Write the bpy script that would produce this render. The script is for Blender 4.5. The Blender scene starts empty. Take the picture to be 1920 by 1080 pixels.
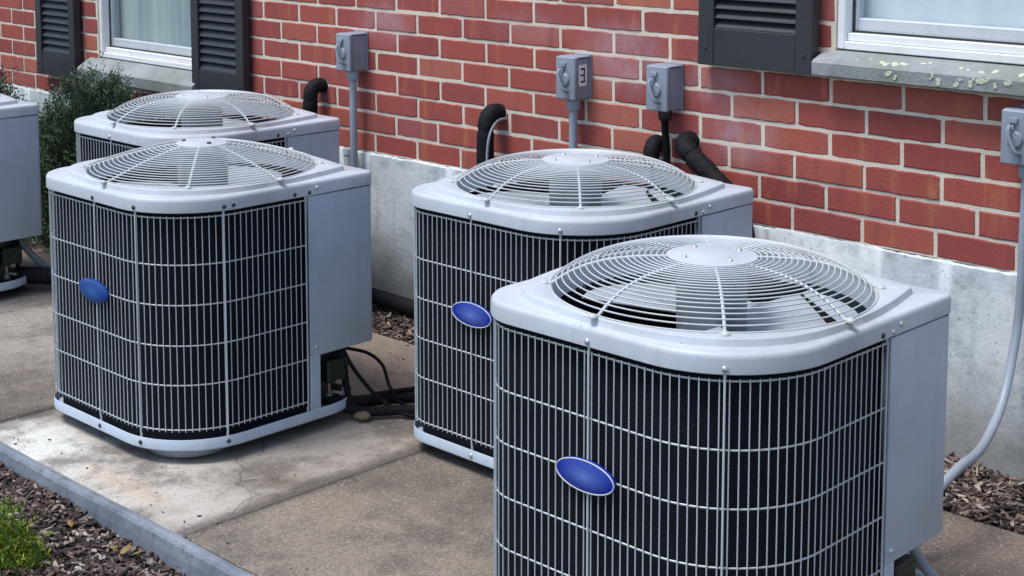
import bpy, math, random
from mathutils import Vector, Matrix
random.seed(7)
S = bpy.context.scene
COL = S.collection
PI = math.pi

# ------------------------------------------------------------------ camera
cam = bpy.data.cameras.new('camera')
co = bpy.data.objects.new('camera', cam); COL.objects.link(co); S.camera = co
YAW, PITCH = 0.7720, 0.1114
fwd = Vector((-math.sin(YAW)*math.cos(PITCH), math.cos(YAW)*math.cos(PITCH), -math.sin(PITCH)))
co.location = (4.3943, -3.2498, 0.8873)
co.rotation_euler = fwd.to_track_quat('-Z', 'Y').to_euler()
cam.sensor_width = 36.0
cam.lens = 2868.5/1920*36
cam.shift_y = -(540-100)/1920
cam.clip_end = 2000

# ------------------------------------------------------------------ light
W = bpy.data.worlds.new('World'); S.world = W; W.use_nodes = True
wn = W.node_tree.nodes; wl = W.node_tree.links; wn.clear()
sky = wn.new('ShaderNodeTexSky'); sky.sky_type = 'NISHITA'; sky.sun_disc = False
SUN_EL, SUN_AZ = math.radians(66), math.radians(200)      # azimuth clockwise from +Y
sky.sun_elevation = SUN_EL; sky.sun_rotation = SUN_AZ
sky.air_density = 1.0; sky.dust_density = 1.5; sky.ozone_density = 2.0
bg = wn.new('ShaderNodeBackground'); bg.inputs['Strength'].default_value = 0.14
wo = wn.new('ShaderNodeOutputWorld')
wl.new(sky.outputs[0], bg.inputs[0]); wl.new(bg.outputs[0], wo.inputs[0])
sl = bpy.data.lights.new('sun', 'SUN'); sl.energy = 2.1; sl.angle = math.radians(20); sl.color = (1.0, .97, .93)
so = bpy.data.objects.new('sun', sl); COL.objects.link(so)
sdir = Vector((math.sin(SUN_AZ)*math.cos(SUN_EL), math.cos(SUN_AZ)*math.cos(SUN_EL), math.sin(SUN_EL)))
so.rotation_euler = sdir.to_track_quat('Z', 'Y').to_euler()
S.view_settings.view_transform = 'Standard'; S.view_settings.look = 'None'
S.view_settings.gamma = 1.0; S.view_settings.use_curve_mapping = False
S.view_settings.exposure = 0.56
S.render.engine = 'CYCLES'

# ------------------------------------------------------------------ materials
def newmat(name):
    m = bpy.data.materials.new(name); m.use_nodes = True
    nt = m.node_tree; nt.nodes.clear()
    o = nt.nodes.new('ShaderNodeOutputMaterial'); b = nt.nodes.new('ShaderNodeBsdfPrincipled')
    nt.links.new(b.outputs[0], o.inputs[0])
    return m, nt, b
def N(nt, t, **k):
    n = nt.nodes.new(t)
    for a, v in k.items(): setattr(n, a, v)
    return n
def noise(nt, scale, detail=4, rough=.55, vec=None, dist=0):
    n = N(nt, 'ShaderNodeTexNoise'); n.inputs['Scale'].default_value = scale
    n.inputs['Detail'].default_value = detail; n.inputs['Roughness'].default_value = rough
    n.inputs['Distortion'].default_value = dist
    if vec is not None: nt.links.new(vec, n.inputs['Vector'])
    return n.outputs['Fac']
def ramp(nt, fac, stops):
    r = N(nt, 'ShaderNodeValToRGB'); e = r.color_ramp.elements
    while len(e) < len(stops): e.new(.5)
    for q, (p, c) in zip(e, stops):
        q.position = p; q.color = (c, c, c, 1) if isinstance(c, (int, float)) else (*c, 1)
    nt.links.new(fac, r.inputs[0]); return r.outputs[0]
def mix(nt, fac, a, b, mode='MIX'):
    n = N(nt, 'ShaderNodeMix', data_type='RGBA', blend_type=mode)
    for i, v in ((0, fac), (6, a), (7, b)):
        if hasattr(v, 'links'): nt.links.new(v, n.inputs[i])
        elif i == 0: n.inputs[0].default_value = v
        else: n.inputs[i].default_value = (*v, 1)
    return n.outputs[2]
def math_(nt, op, a, b=0.0):
    n = N(nt, 'ShaderNodeMath', operation=op)
    for i, v in ((0, a), (1, b)):
        if hasattr(v, 'links'): nt.links.new(v, n.inputs[i])
        else: n.inputs[i].default_value = v
    return n.outputs[0]
def bump(nt, b, h, strength=.3, dist=.002):
    n = N(nt, 'ShaderNodeBump'); n.inputs['Strength'].default_value = strength; n.inputs['Distance'].default_value = dist
    nt.links.new(h, n.inputs['Height']); nt.links.new(n.outputs[0], b.inputs['Normal'])
def setc(nt, b, c):
    if hasattr(c, 'links'): nt.links.new(c, b.inputs['Base Color'])
    else: b.inputs['Base Color'].default_value = (*c, 1)
def pos(nt): return N(nt, 'ShaderNodeNewGeometry').outputs['Position']
def objc(nt): return N(nt, 'ShaderNodeTexCoord').outputs['Object']
def blob(nt, P, c, r):
    """soft mask around world point c, radii r"""
    s = N(nt, 'ShaderNodeVectorMath', operation='SUBTRACT'); nt.links.new(P, s.inputs[0]); s.inputs[1].default_value = c
    d = N(nt, 'ShaderNodeVectorMath', operation='DIVIDE'); nt.links.new(s.outputs[0], d.inputs[0]); d.inputs[1].default_value = r
    l = N(nt, 'ShaderNodeVectorMath', operation='LENGTH'); nt.links.new(d.outputs[0], l.inputs[0])
    return l.outputs['Value']

M = {}
def paint(name, c, rough=.42, dirt=.12, spec=.5, metal=0.0, orange=.04):
    m, nt, b = newmat(name); v = objc(nt)
    n1 = noise(nt, 5, 5, .6, v); n2 = noise(nt, 60, 4, .6, v)
    d = tuple(q*(1-dirt*2.2) for q in c)
    d = (d[0]*1.04, d[1]*1.0, d[2]*.93)
    a = mix(nt, ramp(nt, n1, [(.42, 0.0), (.7, 1.0)]), c, d)
    a = mix(nt, ramp(nt, n2, [(.55, 0.0), (.75, .35)]), a, tuple(q*.75 for q in c))
    mp = N(nt, 'ShaderNodeMapping'); mp.inputs['Scale'].default_value = (34, 34, 2.2); nt.links.new(v, mp.inputs['Vector'])
    a = mix(nt, ramp(nt, noise(nt, 1, 3, .55, mp.outputs[0]), [(.54, 0.0), (.74, .42)]), a, tuple(q*.74 for q in c))
    a = mix(nt, ramp(nt, noise(nt, 2.3, 3, .5, v), [(.35, .28), (.55, 0.0)]), a, tuple(min(.8, q*1.22) for q in c))
    a = mix(nt, ramp(nt, noise(nt, 170, 2, .5, v), [(.71, 0.0), (.76, .7)]), a, (.14, .11, .09))
    setc(nt, b, a); b.inputs['Metallic'].default_value = metal
    rr = ramp(nt, n1, [(.3, rough-.06), (.7, rough+.12)]); nt.links.new(rr, b.inputs['Roughness'])
    bump(nt, b, math_(nt, 'ADD', math_(nt, 'MULTIPLY', noise(nt, 260, 2, .5, v), orange), math_(nt, 'MULTIPLY', noise(nt, 7, 2, .5, v), .9)), .55, .004)
    M[name] = m; return m
paint('cabinet_paint', (.51, .56, .62), .48, .09)
paint('panel_paint', (.45, .53, .62), .44, .07)
paint('wire_coat', (.54, .58, .61), .42, .07)
paint('blade_metal', (.50, .56, .62), .42, .18)
paint('motor_paint', (.20, .23, .27), .45, .15)
paint('box_paint', (.27, .31, .38), .45, .16)
paint('conduit_grey', (.30, .35, .41), .45, .12)
paint('shutter_paint', (.026, .029, .037), .45, .12)
paint('white_vinyl', (.80, .82, .84), .32, .06)
paint('sash_vinyl', (.52, .56, .60), .35, .06)
paint('compressor_green', (.010, .022, .016), .4, .2)
paint('zinc', (.62, .64, .67), .28, .1, metal=.7)
paint('dark_screw', (.04, .035, .035), .5, .2)
paint('brass', (.45, .42, .34), .4, .2, metal=.5)
paint('gasket', (.02, .022, .025), .6, .1)

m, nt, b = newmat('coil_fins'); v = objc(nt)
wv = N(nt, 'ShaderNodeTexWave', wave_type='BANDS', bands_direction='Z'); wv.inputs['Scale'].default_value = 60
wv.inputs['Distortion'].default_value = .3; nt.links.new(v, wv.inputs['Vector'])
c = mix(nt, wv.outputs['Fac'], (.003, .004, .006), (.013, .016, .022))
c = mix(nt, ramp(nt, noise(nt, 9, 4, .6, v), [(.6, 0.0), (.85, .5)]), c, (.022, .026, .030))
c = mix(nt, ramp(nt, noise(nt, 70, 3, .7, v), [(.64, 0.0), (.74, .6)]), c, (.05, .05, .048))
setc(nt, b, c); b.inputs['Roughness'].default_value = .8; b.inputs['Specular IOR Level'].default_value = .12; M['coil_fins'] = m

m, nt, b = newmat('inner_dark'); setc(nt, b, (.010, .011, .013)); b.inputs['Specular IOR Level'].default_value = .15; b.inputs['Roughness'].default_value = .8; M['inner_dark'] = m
m, nt, b = newmat('black_foam'); v = objc(nt)
setc(nt, b, mix(nt, noise(nt, 25, 4, .6, v), (.003, .0035, .005), (.011, .012, .015))); b.inputs['Specular IOR Level'].default_value = .22; b.inputs['Roughness'].default_value = .7
bump(nt, b, noise(nt, 90, 4, .7, v), .9, .004); M['black_foam'] = m
m, nt, b = newmat('black_plastic'); setc(nt, b, (.014, .014, .018)); b.inputs['Roughness'].default_value = .3; M['black_plastic'] = m
m, nt, b = newmat('tan_stone'); setc(nt, b, mix(nt, noise(nt, 60, 4, .6, objc(nt)), (.10, .075, .045), (.22, .17, .11))); b.inputs['Roughness'].default_value = .9; M['tan_stone'] = m
m, nt, b = newmat('numeral_black'); setc(nt, b, (.01, .01, .01)); b.inputs['Roughness'].default_value = .5; M['numeral_black'] = m
m, nt, b = newmat('label_white'); setc(nt, b, (.82, .82, .80)); b.inputs['Roughness'].default_value = .5; M['label_white'] = m

def badge_mat(name, c0, c1):
    m, nt, b = newmat(name); v = objc(nt)
    l = blob(nt, v, (0, 0, 0), (.058, 1, .026))
    setc(nt, b, ramp(nt, l, [(0.0, c1), (.45, tuple(.45*p+.55*q for p, q in zip(c1, c0))), (1.0, c0)]))
    b.inputs['Roughness'].default_value = .34; M[name] = m
badge_mat('badge_blue', (.006, .026, .30), (.13, .20, .55))
badge_mat('badge_blue_faded', (.008, .05, .24), (.04, .14, .38))

# brick
def brickmat(name, per_island):
    m, nt, b = newmat(name); P = pos(nt)
    if per_island: rnd = N(nt, 'ShaderNodeNewGeometry').outputs['Random Per Island']
    else: rnd = N(nt, 'ShaderNodeObjectInfo').outputs['Random']
    base = ramp(nt, rnd, [(0, (.255, .046, .038)), (.2, (.310, .060, .046)), (.4, (.360, .074, .050)), (.55, (.280, .056, .050)), (.72, (.390, .094, .058)), (.88, (.330, .085, .080)), (1, (.44, .14, .078))])
    mp = N(nt, 'ShaderNodeMapping'); mp.inputs['Scale'].default_value = (22, 3, 4); nt.links.new(P, mp.inputs['Vector'])
    streak = noise(nt, 1.0, 3, .5, mp.outputs[0])
    base = mix(nt, ramp(nt, streak, [(.58, 0.0), (.70, .65)]), base, (.44, .165, .070))
    base = mix(nt, ramp(nt, streak, [(.25, .65), (.42, 0.0)]), base, (.150, .048, .045))
    base = mix(nt, ramp(nt, noise(nt, 14, 5, .65, P), [(.35, 0.0), (.75, .42)]), base, (.34, .085, .075))
    # pale bloom on the brick near the electrical boxes
    for cc, rr, k in (((1.66, 0, .40), (.20, .3, .13), .34), ((.66, 0, .44), (.16, .3, .08), .30), ((2.06, 0, .22), (.16, .3, .10), .30), ((1.98, 0, .36), (.14, .3, .08), .25), ((1.30, 0, .47), (.2, .3, .06), .15)):
        l = blob(nt, P, cc, rr)
        f = math_(nt, 'MULTIPLY', ramp(nt, l, [(.2, 1.0), (1.0, 0.0)]), ramp(nt, noise(nt, 16, 4, .6, P), [(.3, .2*k), (.65, 1.6*k)]))
        base = mix(nt, f, base, (.50, .40, .46))
    sp = noise(nt, 300, 2, .6, P)
    base = mix(nt, ramp(nt, sp, [(.30, .55), (.42, 0.0)]), base, (.10, .035, .03))
    base = mix(nt, ramp(nt, sp, [(.64, 0.0), (.78, .35)]), base, (.5, .32, .27))
    setc(nt, b, base); b.inputs['Roughness'].default_value = .82
    bump(nt, b, noise(nt, 170, 5, .7, P), .55, .003); M[name] = m
brickmat('brick', False); brickmat('brick_far', True)
m, nt, b = newmat('mortar'); P = pos(nt)
c = mix(nt, noise(nt, 9, 4, .6, P), (.56, .49, .40), (.78, .70, .58))
c = mix(nt, ramp(nt, noise(nt, 70, 4, .7, P), [(.26, .5), (.42, 0.0)]), c, (.36, .32, .27))
setc(nt, b, c); b.inputs['Roughness'].default_value = .9; bump(nt, b, noise(nt, 150, 4, .7, P), .6, .003); M['mortar'] = m
m, nt, b = newmat('foundation_render'); P = pos(nt)
c = mix(nt, ramp(nt, noise(nt, 3.5, 6, .65, P), [(.32, 0.0), (.68, 1.0)]), (.54, .61, .65), (.72, .75, .76))
c = mix(nt, ramp(nt, noise(nt, 11, 6, .7, P), [(.50, 0.0), (.66, .55)]), c, (.28, .32, .33))
c = mix(nt, ramp(nt, noise(nt, 45, 5, .7, P), [(.58, 0.0), (.7, .5)]), c, (.24, .26, .26))
sp = N(nt, 'ShaderNodeSeparateXYZ'); nt.links.new(P, sp.inputs[0])
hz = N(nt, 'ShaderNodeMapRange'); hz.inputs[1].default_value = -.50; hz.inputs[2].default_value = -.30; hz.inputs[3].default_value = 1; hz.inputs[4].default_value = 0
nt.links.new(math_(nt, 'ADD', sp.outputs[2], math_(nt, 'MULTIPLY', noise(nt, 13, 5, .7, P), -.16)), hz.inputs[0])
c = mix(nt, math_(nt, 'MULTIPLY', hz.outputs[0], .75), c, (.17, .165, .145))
vp = N(nt, 'ShaderNodeTexVoronoi'); vp.inputs['Scale'].default_value = 42; nt.links.new(P, vp.inputs['Vector'])
c = mix(nt, math_(nt, 'MULTIPLY', ramp(nt, vp.outputs['Distance'], [(.06, 1.0), (.12, 0.0)]), ramp(nt, noise(nt, 6, 2, .5, P), [(.5, 0.0), (.6, .8)])), c, (.10, .105, .10))
mp = N(nt, 'ShaderNodeMapping'); mp.inputs['Scale'].default_value = (16, 1, 1.6); nt.links.new(P, mp.inputs['Vector'])
c = mix(nt, ramp(nt, noise(nt, 1, 4, .6, mp.outputs[0]), [(.56, 0.0), (.72, .45)]), c, (.33, .36, .34))
setc(nt, b, c); b.inputs['Roughness'].default_value = .85; bump(nt, b, noise(nt, 55, 6, .7, P), .5, .004); M['foundation_render'] = m

def concrete(name, lo, hi, pale=None, stain=(.11, .09, .072), agg=.5):
    m, nt, b = newmat(name); P = pos(nt)
    c = mix(nt, ramp(nt, noise(nt, 2.6, 6, .62, P), [(.32, 0.0), (.7, 1.0)]), lo, hi)
    if pale:
        for cc, rr, col, k in pale:
            l = math_(nt, 'ADD', blob(nt, P, cc, rr), math_(nt, 'MULTIPLY', math_(nt, 'SUBTRACT', noise(nt, 6, 6, .7, P), .5), 1.3))
            c = mix(nt, math_(nt, 'MULTIPLY', ramp(nt, l, [(.45, 1.0), (1.05, 0.0)]), k), c, col)
    c = mix(nt, ramp(nt, noise(nt, 5, 7, .72, P), [(.47, 0.0), (.62, .75)]), c, stain)
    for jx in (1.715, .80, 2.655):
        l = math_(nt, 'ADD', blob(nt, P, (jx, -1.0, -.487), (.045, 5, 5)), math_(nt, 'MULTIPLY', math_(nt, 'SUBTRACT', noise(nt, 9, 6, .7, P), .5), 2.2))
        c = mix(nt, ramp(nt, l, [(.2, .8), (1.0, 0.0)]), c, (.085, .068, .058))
    vo = N(nt, 'ShaderNodeTexVoronoi', feature='DISTANCE_TO_EDGE'); vo.inputs['Scale'].default_value = 1.1
    wv_ = N(nt, 'ShaderNodeVectorMath', operation='ADD'); nz = N(nt, 'ShaderNodeTexNoise'); nz.inputs['Scale'].default_value = 5; nz.inputs['Detail'].default_value = 5; nt.links.new(P, nz.inputs['Vector'])
    sc = N(nt, 'ShaderNodeVectorMath', operation='SCALE'); nt.links.new(nz.outputs['Color'], sc.inputs[0]); sc.inputs['Scale'].default_value = .35
    nt.links.new(P, wv_.inputs[0]); nt.links.new(sc.outputs[0], wv_.inputs[1]); nt.links.new(wv_.outputs[0], vo.inputs['Vector'])
    c = mix(nt, math_(nt, 'MULTIPLY', ramp(nt, vo.outputs['Distance'], [(.0, 1.0), (.0045, 0.0)]), ramp(nt, noise(nt, 2.2, 2, .5, P), [(.45, 0.0), (.6, .8)])), c, (.06, .05, .042))
    s1 = noise(nt, 150, 3, .7, P); s2 = noise(nt, 330, 2, .6, P)
    c = mix(nt, ramp(nt, s1, [(.36, agg), (.48, 0.0)]), c, (.07, .062, .055))
    c = mix(nt, ramp(nt, s1, [(.56, 0.0), (.70, agg)]), c, (.52, .48, .43))
    c = mix(nt, ramp(nt, s2, [(.34, agg), (.44, 0.0)]), c, (.10, .09, .08))
    setc(nt, b, c); b.inputs['Roughness'].default_value = .88
    bump(nt, b, s1, .6, .003); M[name] = m
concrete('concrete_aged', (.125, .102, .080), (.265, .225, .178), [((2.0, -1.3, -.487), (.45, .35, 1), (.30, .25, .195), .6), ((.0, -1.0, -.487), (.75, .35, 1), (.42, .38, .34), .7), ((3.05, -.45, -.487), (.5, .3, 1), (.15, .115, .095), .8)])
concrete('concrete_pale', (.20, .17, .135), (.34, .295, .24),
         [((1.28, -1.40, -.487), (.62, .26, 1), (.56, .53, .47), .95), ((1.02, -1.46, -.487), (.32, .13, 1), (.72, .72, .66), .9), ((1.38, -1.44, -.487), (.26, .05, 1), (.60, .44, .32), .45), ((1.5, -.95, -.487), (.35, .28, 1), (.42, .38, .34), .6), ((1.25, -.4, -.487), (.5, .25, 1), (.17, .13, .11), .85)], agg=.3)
m, nt, b = newmat('edging'); P = pos(nt)
c = mix(nt, ramp(nt, noise(nt, 7, 5, .65, P), [(.35, 0.0), (.65, 1.0)]), (.12, .14, .17), (.23, .26, .30))
c = mix(nt, ramp(nt, noise(nt, 40, 5, .7, P), [(.54, 0.0), (.68, .7)]), c, (.09, .10, .10))
setc(nt, b, c); b.inputs['Roughness'].default_value = .8; bump(nt, b, noise(nt, 90, 4, .7, P), .5, .003); M['edging'] = m
m, nt, b = newmat('soil'); P = pos(nt)
setc(nt, b, mix(nt, noise(nt, 90, 6, .75, P), (.012, .009, .008), (.075, .055, .045))); b.inputs['Roughness'].default_value = .95
bump(nt, b, noise(nt, 70, 6, .75, P), 1, .02); M['soil'] = m
m, nt, b = newmat('bark_chip'); g = N(nt, 'ShaderNodeNewGeometry')
c = ramp(nt, g.outputs['Random Per Island'], [(0, (.014, .010, .009)), (.3, (.052, .031, .025)), (.55, (.110, .068, .054)), (.78, (.22, .155, .125)), (1, (.48, .41, .35))])
c = mix(nt, ramp(nt, noise(nt, 120, 3, .6, g.outputs['Position']), [(.4, 0.0), (.7, .5)]), c, (.03, .022, .02))
setc(nt, b, c); b.inputs['Roughness'].default_value = .8; M['bark_chip'] = m
m, nt, b = newmat('sill_stone'); P = pos(nt)
c = mix(nt, ramp(nt, noise(nt, 7, 5, .65, P), [(.35, 0.0), (.65, 1.0)]), (.20, .22, .21), (.30, .31, .32))
c = mix(nt, ramp(nt, noise(nt, 5, 4, .6, P), [(.50, 0.0), (.66, .4)]), c, (.18, .21, .15))
c = mix(nt, ramp(nt, noise(nt, 50, 5, .7, P), [(.56, 0.0), (.7, .5)]), c, (.12, .12, .11))
setc(nt, b, c); b.inputs['Roughness'].default_value = .85; bump(nt, b, noise(nt, 60, 5, .7, P), .7, .004); M['sill_stone'] = m
m, nt, b = newmat('lichen'); P = pos(nt)
setc(nt, b, mix(nt, noise(nt, 90, 4, .7, P), (.40, .46, .30), (.66, .68, .56))); b.inputs['Roughness'].default_value = .95
bump(nt, b, noise(nt, 220, 4, .7, P), .8, .003); M['lichen'] = m
def leafmat(name, stops, rough=.55):
    m, nt, b = newmat(name); g = N(nt, 'ShaderNodeNewGeometry')
    c = ramp(nt, g.outputs['Random Per Island'], stops)
    c = mix(nt, ramp(nt, noise(nt, 7, 3, .6, g.outputs['Position']), [(.4, 0.0), (.65, .6)]), c, stops[0][1])
    setc(nt, b, c); b.inputs['Roughness'].default_value = rough
    b.inputs['Subsurface Weight'].default_value = .0
    M[name] = m
leafmat('juniper_leaf', [(0, (.030, .055, .022)), (.4, (.070, .110, .042)), (.75, (.110, .155, .085)), (1, (.22, .30, .26))])
leafmat('bright_leaf', [(0, (.06, .11, .015)), (.4, (.18, .28, .03)), (.75, (.34, .43, .06)), (1, (.55, .54, .10))])
leafmat('dead_leaf', [(0, (.16, .09, .03)), (.5, (.34, .22, .05)), (1, (.42, .30, .10))])
m, nt, b = newmat('twig'); setc(nt, b, (.07, .05, .035)); b.inputs['Roughness'].default_value = .9; M['twig'] = m
m, nt, b = newmat('grass'); P = pos(nt)
setc(nt, b, mix(nt, noise(nt, 6, 6, .7, P), (.035, .07, .018), (.10, .14, .04))); b.inputs['Roughness'].default_value = .9; M['grass'] = m
m, nt, b = newmat('curtain'); P = pos(nt)
mp = N(nt, 'ShaderNodeMapping'); mp.inputs['Scale'].default_value = (9, 1, .5); nt.links.new(P, mp.inputs['Vector'])
setc(nt, b, mix(nt, noise(nt, 1.2, 3, .5, mp.outputs[0]), (.74, .80, .85), (.86, .89, .92))); b.inputs['Roughness'].default_value = .9; M['curtain'] = m
m, nt, b = newmat('curtain_dim'); P = pos(nt)
mp = N(nt, 'ShaderNodeMapping'); mp.inputs['Scale'].default_value = (7, 1, .3); nt.links.new(P, mp.inputs['Vector'])
c = mix(nt, ramp(nt, noise(nt, 1.3, 3, .5, mp.outputs[0]), [(.4, 0.0), (.6, 1.0)]), (.34, .42, .46), (.52, .58, .58))
setc(nt, b, c); b.inputs['Roughness'].default_value = .9; M['curtain_dim'] = m
m = bpy.data.materials.new('pane_glass'); m.use_nodes = True; nt = m.node_tree; nt.nodes.clear()
o = N(nt, 'ShaderNodeOutputMaterial'); tr = N(nt, 'ShaderNodeBsdfTransparent'); tr.inputs[0].default_value = (.95, .97, .97, 1)
gl = N(nt, 'ShaderNodeBsdfGlossy'); gl.inputs['Roughness'].default_value = .03
fr = N(nt, 'ShaderNodeFresnel'); fr.inputs[0].default_value = 1.6; mx = N(nt, 'ShaderNodeMixShader')
nt.links.new(math_(nt, 'MULTIPLY', math_(nt, 'MULTIPLY', fr.outputs[0], 1.5), math_(nt, 'SUBTRACT', 1.0, N(nt, 'ShaderNodeNewGeometry').outputs['Backfacing'])), mx.inputs[0]); nt.links.new(tr.outputs[0], mx.inputs[1]); nt.links.new(gl.outputs[0], mx.inputs[2]); nt.links.new(mx.outputs[0], o.inputs[0]); M['pane_glass'] = m

# ------------------------------------------------------------------ mesh helpers
class MB:
    def __init__(s): s.v = []; s.f = []
    def grid(s, rows, close_u=False, flip=False):
        n0 = len(s.v); R, Cn = len(rows), len(rows[0])
        for r in rows: s.v += [tuple(p) for p in r]
        for i in range(R-1):
            for j in range(Cn if close_u else Cn-1):
                a = n0+i*Cn+j; b_ = n0+i*Cn+(j+1) % Cn; c_ = n0+(i+1)*Cn+(j+1) % Cn; d = n0+(i+1)*Cn+j
                s.f.append((d, c_, b_, a) if flip else (a, b_, c_, d))
        return n0
    def cap(s, start, n, flip=False):
        q = list(range(start, start+n)); s.f.append(tuple(reversed(q)) if flip else tuple(q))
    def box(s, x0, x1, y0, y1, z0, z1, bev=0.0):
        if bev <= 0:
            n = len(s.v)
            s.v += [(x, y, z) for z in (z0, z1) for y in (y0, y1) for x in (x0, x1)]
            for q in ((0, 2, 3, 1), (4, 5, 7, 6), (0, 1, 5, 4), (2, 6, 7, 3), (0, 4, 6, 2), (1, 3, 7, 5)): s.f.append(tuple(n+i for i in q))
            return
        # chamfered box
        c = ((x0+x1)/2, (y0+y1)/2, (z0+z1)/2); h = ((x1-x0)/2, (y1-y0)/2, (z1-z0)/2)
        idx = {}
        for sx in (-1, 1):
            for sy in (-1, 1):
                for sz in (-1, 1):
                    for ax in range(3):
                        p = [c[0]+sx*(h[0]-bev), c[1]+sy*(h[1]-bev), c[2]+sz*(h[2]-bev)]
                        p[ax] = c[ax]+(sx, sy, sz)[ax]*h[ax]
                        idx[(sx, sy, sz, ax)] = len(s.v); s.v.append(tuple(p))
        def face(ks):
            pts = [Vector(s.v[k]) for k in ks]; ctr = sum(pts, Vector())/len(pts)
            nrm = (pts[1]-pts[0]).cross(pts[2]-pts[0])
            if nrm.dot(ctr-Vector(c)) < 0: ks = ks[::-1]
            s.f.append(tuple(ks))
        for ax in range(3):
            o1, o2 = [a for a in range(3) if a != ax]
            for sg in (-1, 1):
                ks = []
                for a, b_ in ((-1, -1), (1, -1), (1, 1), (-1, 1)):
                    k = [0, 0, 0]; k[ax] = sg; k[o1] = a; k[o2] = b_; ks.append(idx[(*k, ax)])
                face(ks)
            for a in (-1, 1):
                for b_ in (-1, 1):
                    k1 = [0, 0, 0]; k1[o1] = a; k1[o2] = b_; k1[ax] = -1; k2 = list(k1); k2[ax] = 1
                    face([idx[(*k1, o1)], idx[(*k2, o1)], idx[(*k2, o2)], idx[(*k1, o2)]])
        for sx in (-1, 1):
            for sy in (-1, 1):
                for sz in (-1, 1): face([idx[(sx, sy, sz, a)] for a in range(3)])
    def tube(s, pts, r, n=6, closed=False, cap=True):
        pts = [Vector(p) for p in pts]; L_ = len(pts); rows = []
        up = None
        for i, p in enumerate(pts):
            if closed: t = (pts[(i+1) % L_]-pts[i-1])
            else: t = pts[min(i+1, L_-1)]-pts[max(i-1, 0)]
            t.normalize()
            if up is None:
                up = Vector((0, 0, 1)) if abs(t.z) < .9 else Vector((1, 0, 0))
            a = up - t*up.dot(t); a.normalize(); up = a; b_ = t.cross(a)
            rr = r[i] if isinstance(r, (list, tuple)) else r
            rows.append([p+a*rr*math.cos(2*PI*k/n)+b_*rr*math.sin(2*PI*k/n) for k in range(n)])
        if closed: rows.append(rows[0])
        n0 = s.grid(rows, close_u=True)
        if cap and not closed:
            s.cap(n0, n, True); s.cap(n0+(len(rows)-1)*n, n)
    def lathe(s, prof, c=(0, 0, 0), n=24, axis='z'):
        rows = []
        for r, z in prof:
            row = []
            for k in range(n):
                a = 2*PI*k/n; x, y = r*math.cos(a), r*math.sin(a)
                q = (x, y, z) if axis == 'z' else ((z, x, y) if axis == 'x' else (x, -z, y))
                row.append((c[0]+q[0], c[1]+q[1], c[2]+q[2]))
            rows.append(row)
        s.grid(rows, close_u=True)
    def mesh(s, name, mat, smooth=False):
        me = bpy.data.meshes.new(name); me.from_pydata(s.v, [], s.f); me.update()
        me.materials.append(M[mat])
        if smooth:
            me.polygons.foreach_set('use_smooth', [True]*len(me.polygons))
            me.set_sharp_from_angle(angle=math.radians(38))
        return me
def obj(name, me, parent=None, loc=None, rot=None, label=None, kind=None):
    o = bpy.data.objects.new(name, me); COL.objects.link(o)
    if parent: o.parent = parent
    if loc: o.location = loc
    if rot: o.rotation_euler = rot
    if label: o['label'] = label
    if kind: o['kind'] = kind
    return o
def thing(name, label, cat, loc=(0, 0, 0), rz=0, group=None):
    o = bpy.data.objects.new(name, None); COL.objects.link(o); o.location = loc; o.rotation_euler = (0, 0, rz)
    o.empty_display_size = .05
    o['label'] = label; o['category'] = cat
    if group: o['group'] = group
    return o
def tag(o, label, cat, group=None):
    o['label'] = label; o['category'] = cat
    if group: o['group'] = group
    return o
def smoothpath(pts, n=6):
    P = [Vector(p) for p in pts]; out = []
    for i in range(len(P)-1):
        p0 = P[max(i-1, 0)]; p1 = P[i]; p2 = P[i+1]; p3 = P[min(i+2, len(P)-1)]
        for k in range(n):
            t = k/n
            out.append(.5*((2*p1)+(p2-p0)*t+(2*p0-5*p1+4*p2-p3)*t*t+(3*p1-p0-3*p2+p3)*t**3))
    out.append(P[-1]); return out

L, HC = .2032, .0677
GZ = -.487                       # top of the concrete

# ------------------------------------------------------------------ ground
g = MB(); g.grid([[(-60, -80, -.60), (60, -80, -.60)], [(-60, 6, -.60), (60, 6, -.60)]]); obj('ground', g.mesh('ground', 'grass'), kind='structure')
def undul(x, y): return .010*math.sin(x*5.1+y*3)+.008*math.sin(y*9-x*4.0)+.005*math.sin(x*17+y*13)
def soilsheet(x0, x1, y0, y1, z, nx, ny, name):
    g = MB(); g.grid([[(x0+(x1-x0)*i/nx, y0+(y1-y0)*j/ny, z+undul(x0+(x1-x0)*i/nx, y0+(y1-y0)*j/ny)) for i in range(nx+1)] for j in range(ny+1)])
    return obj(name, g.mesh(name, 'soil', True), kind='structure')
soilsheet(-2.5, 6, -3.4, -1.535, -.545, 80, 30, 'planting_bed')
soilsheet(-4.0, 6, -.262, .02, -.500, 80, 6, 'planting_bed')
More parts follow.
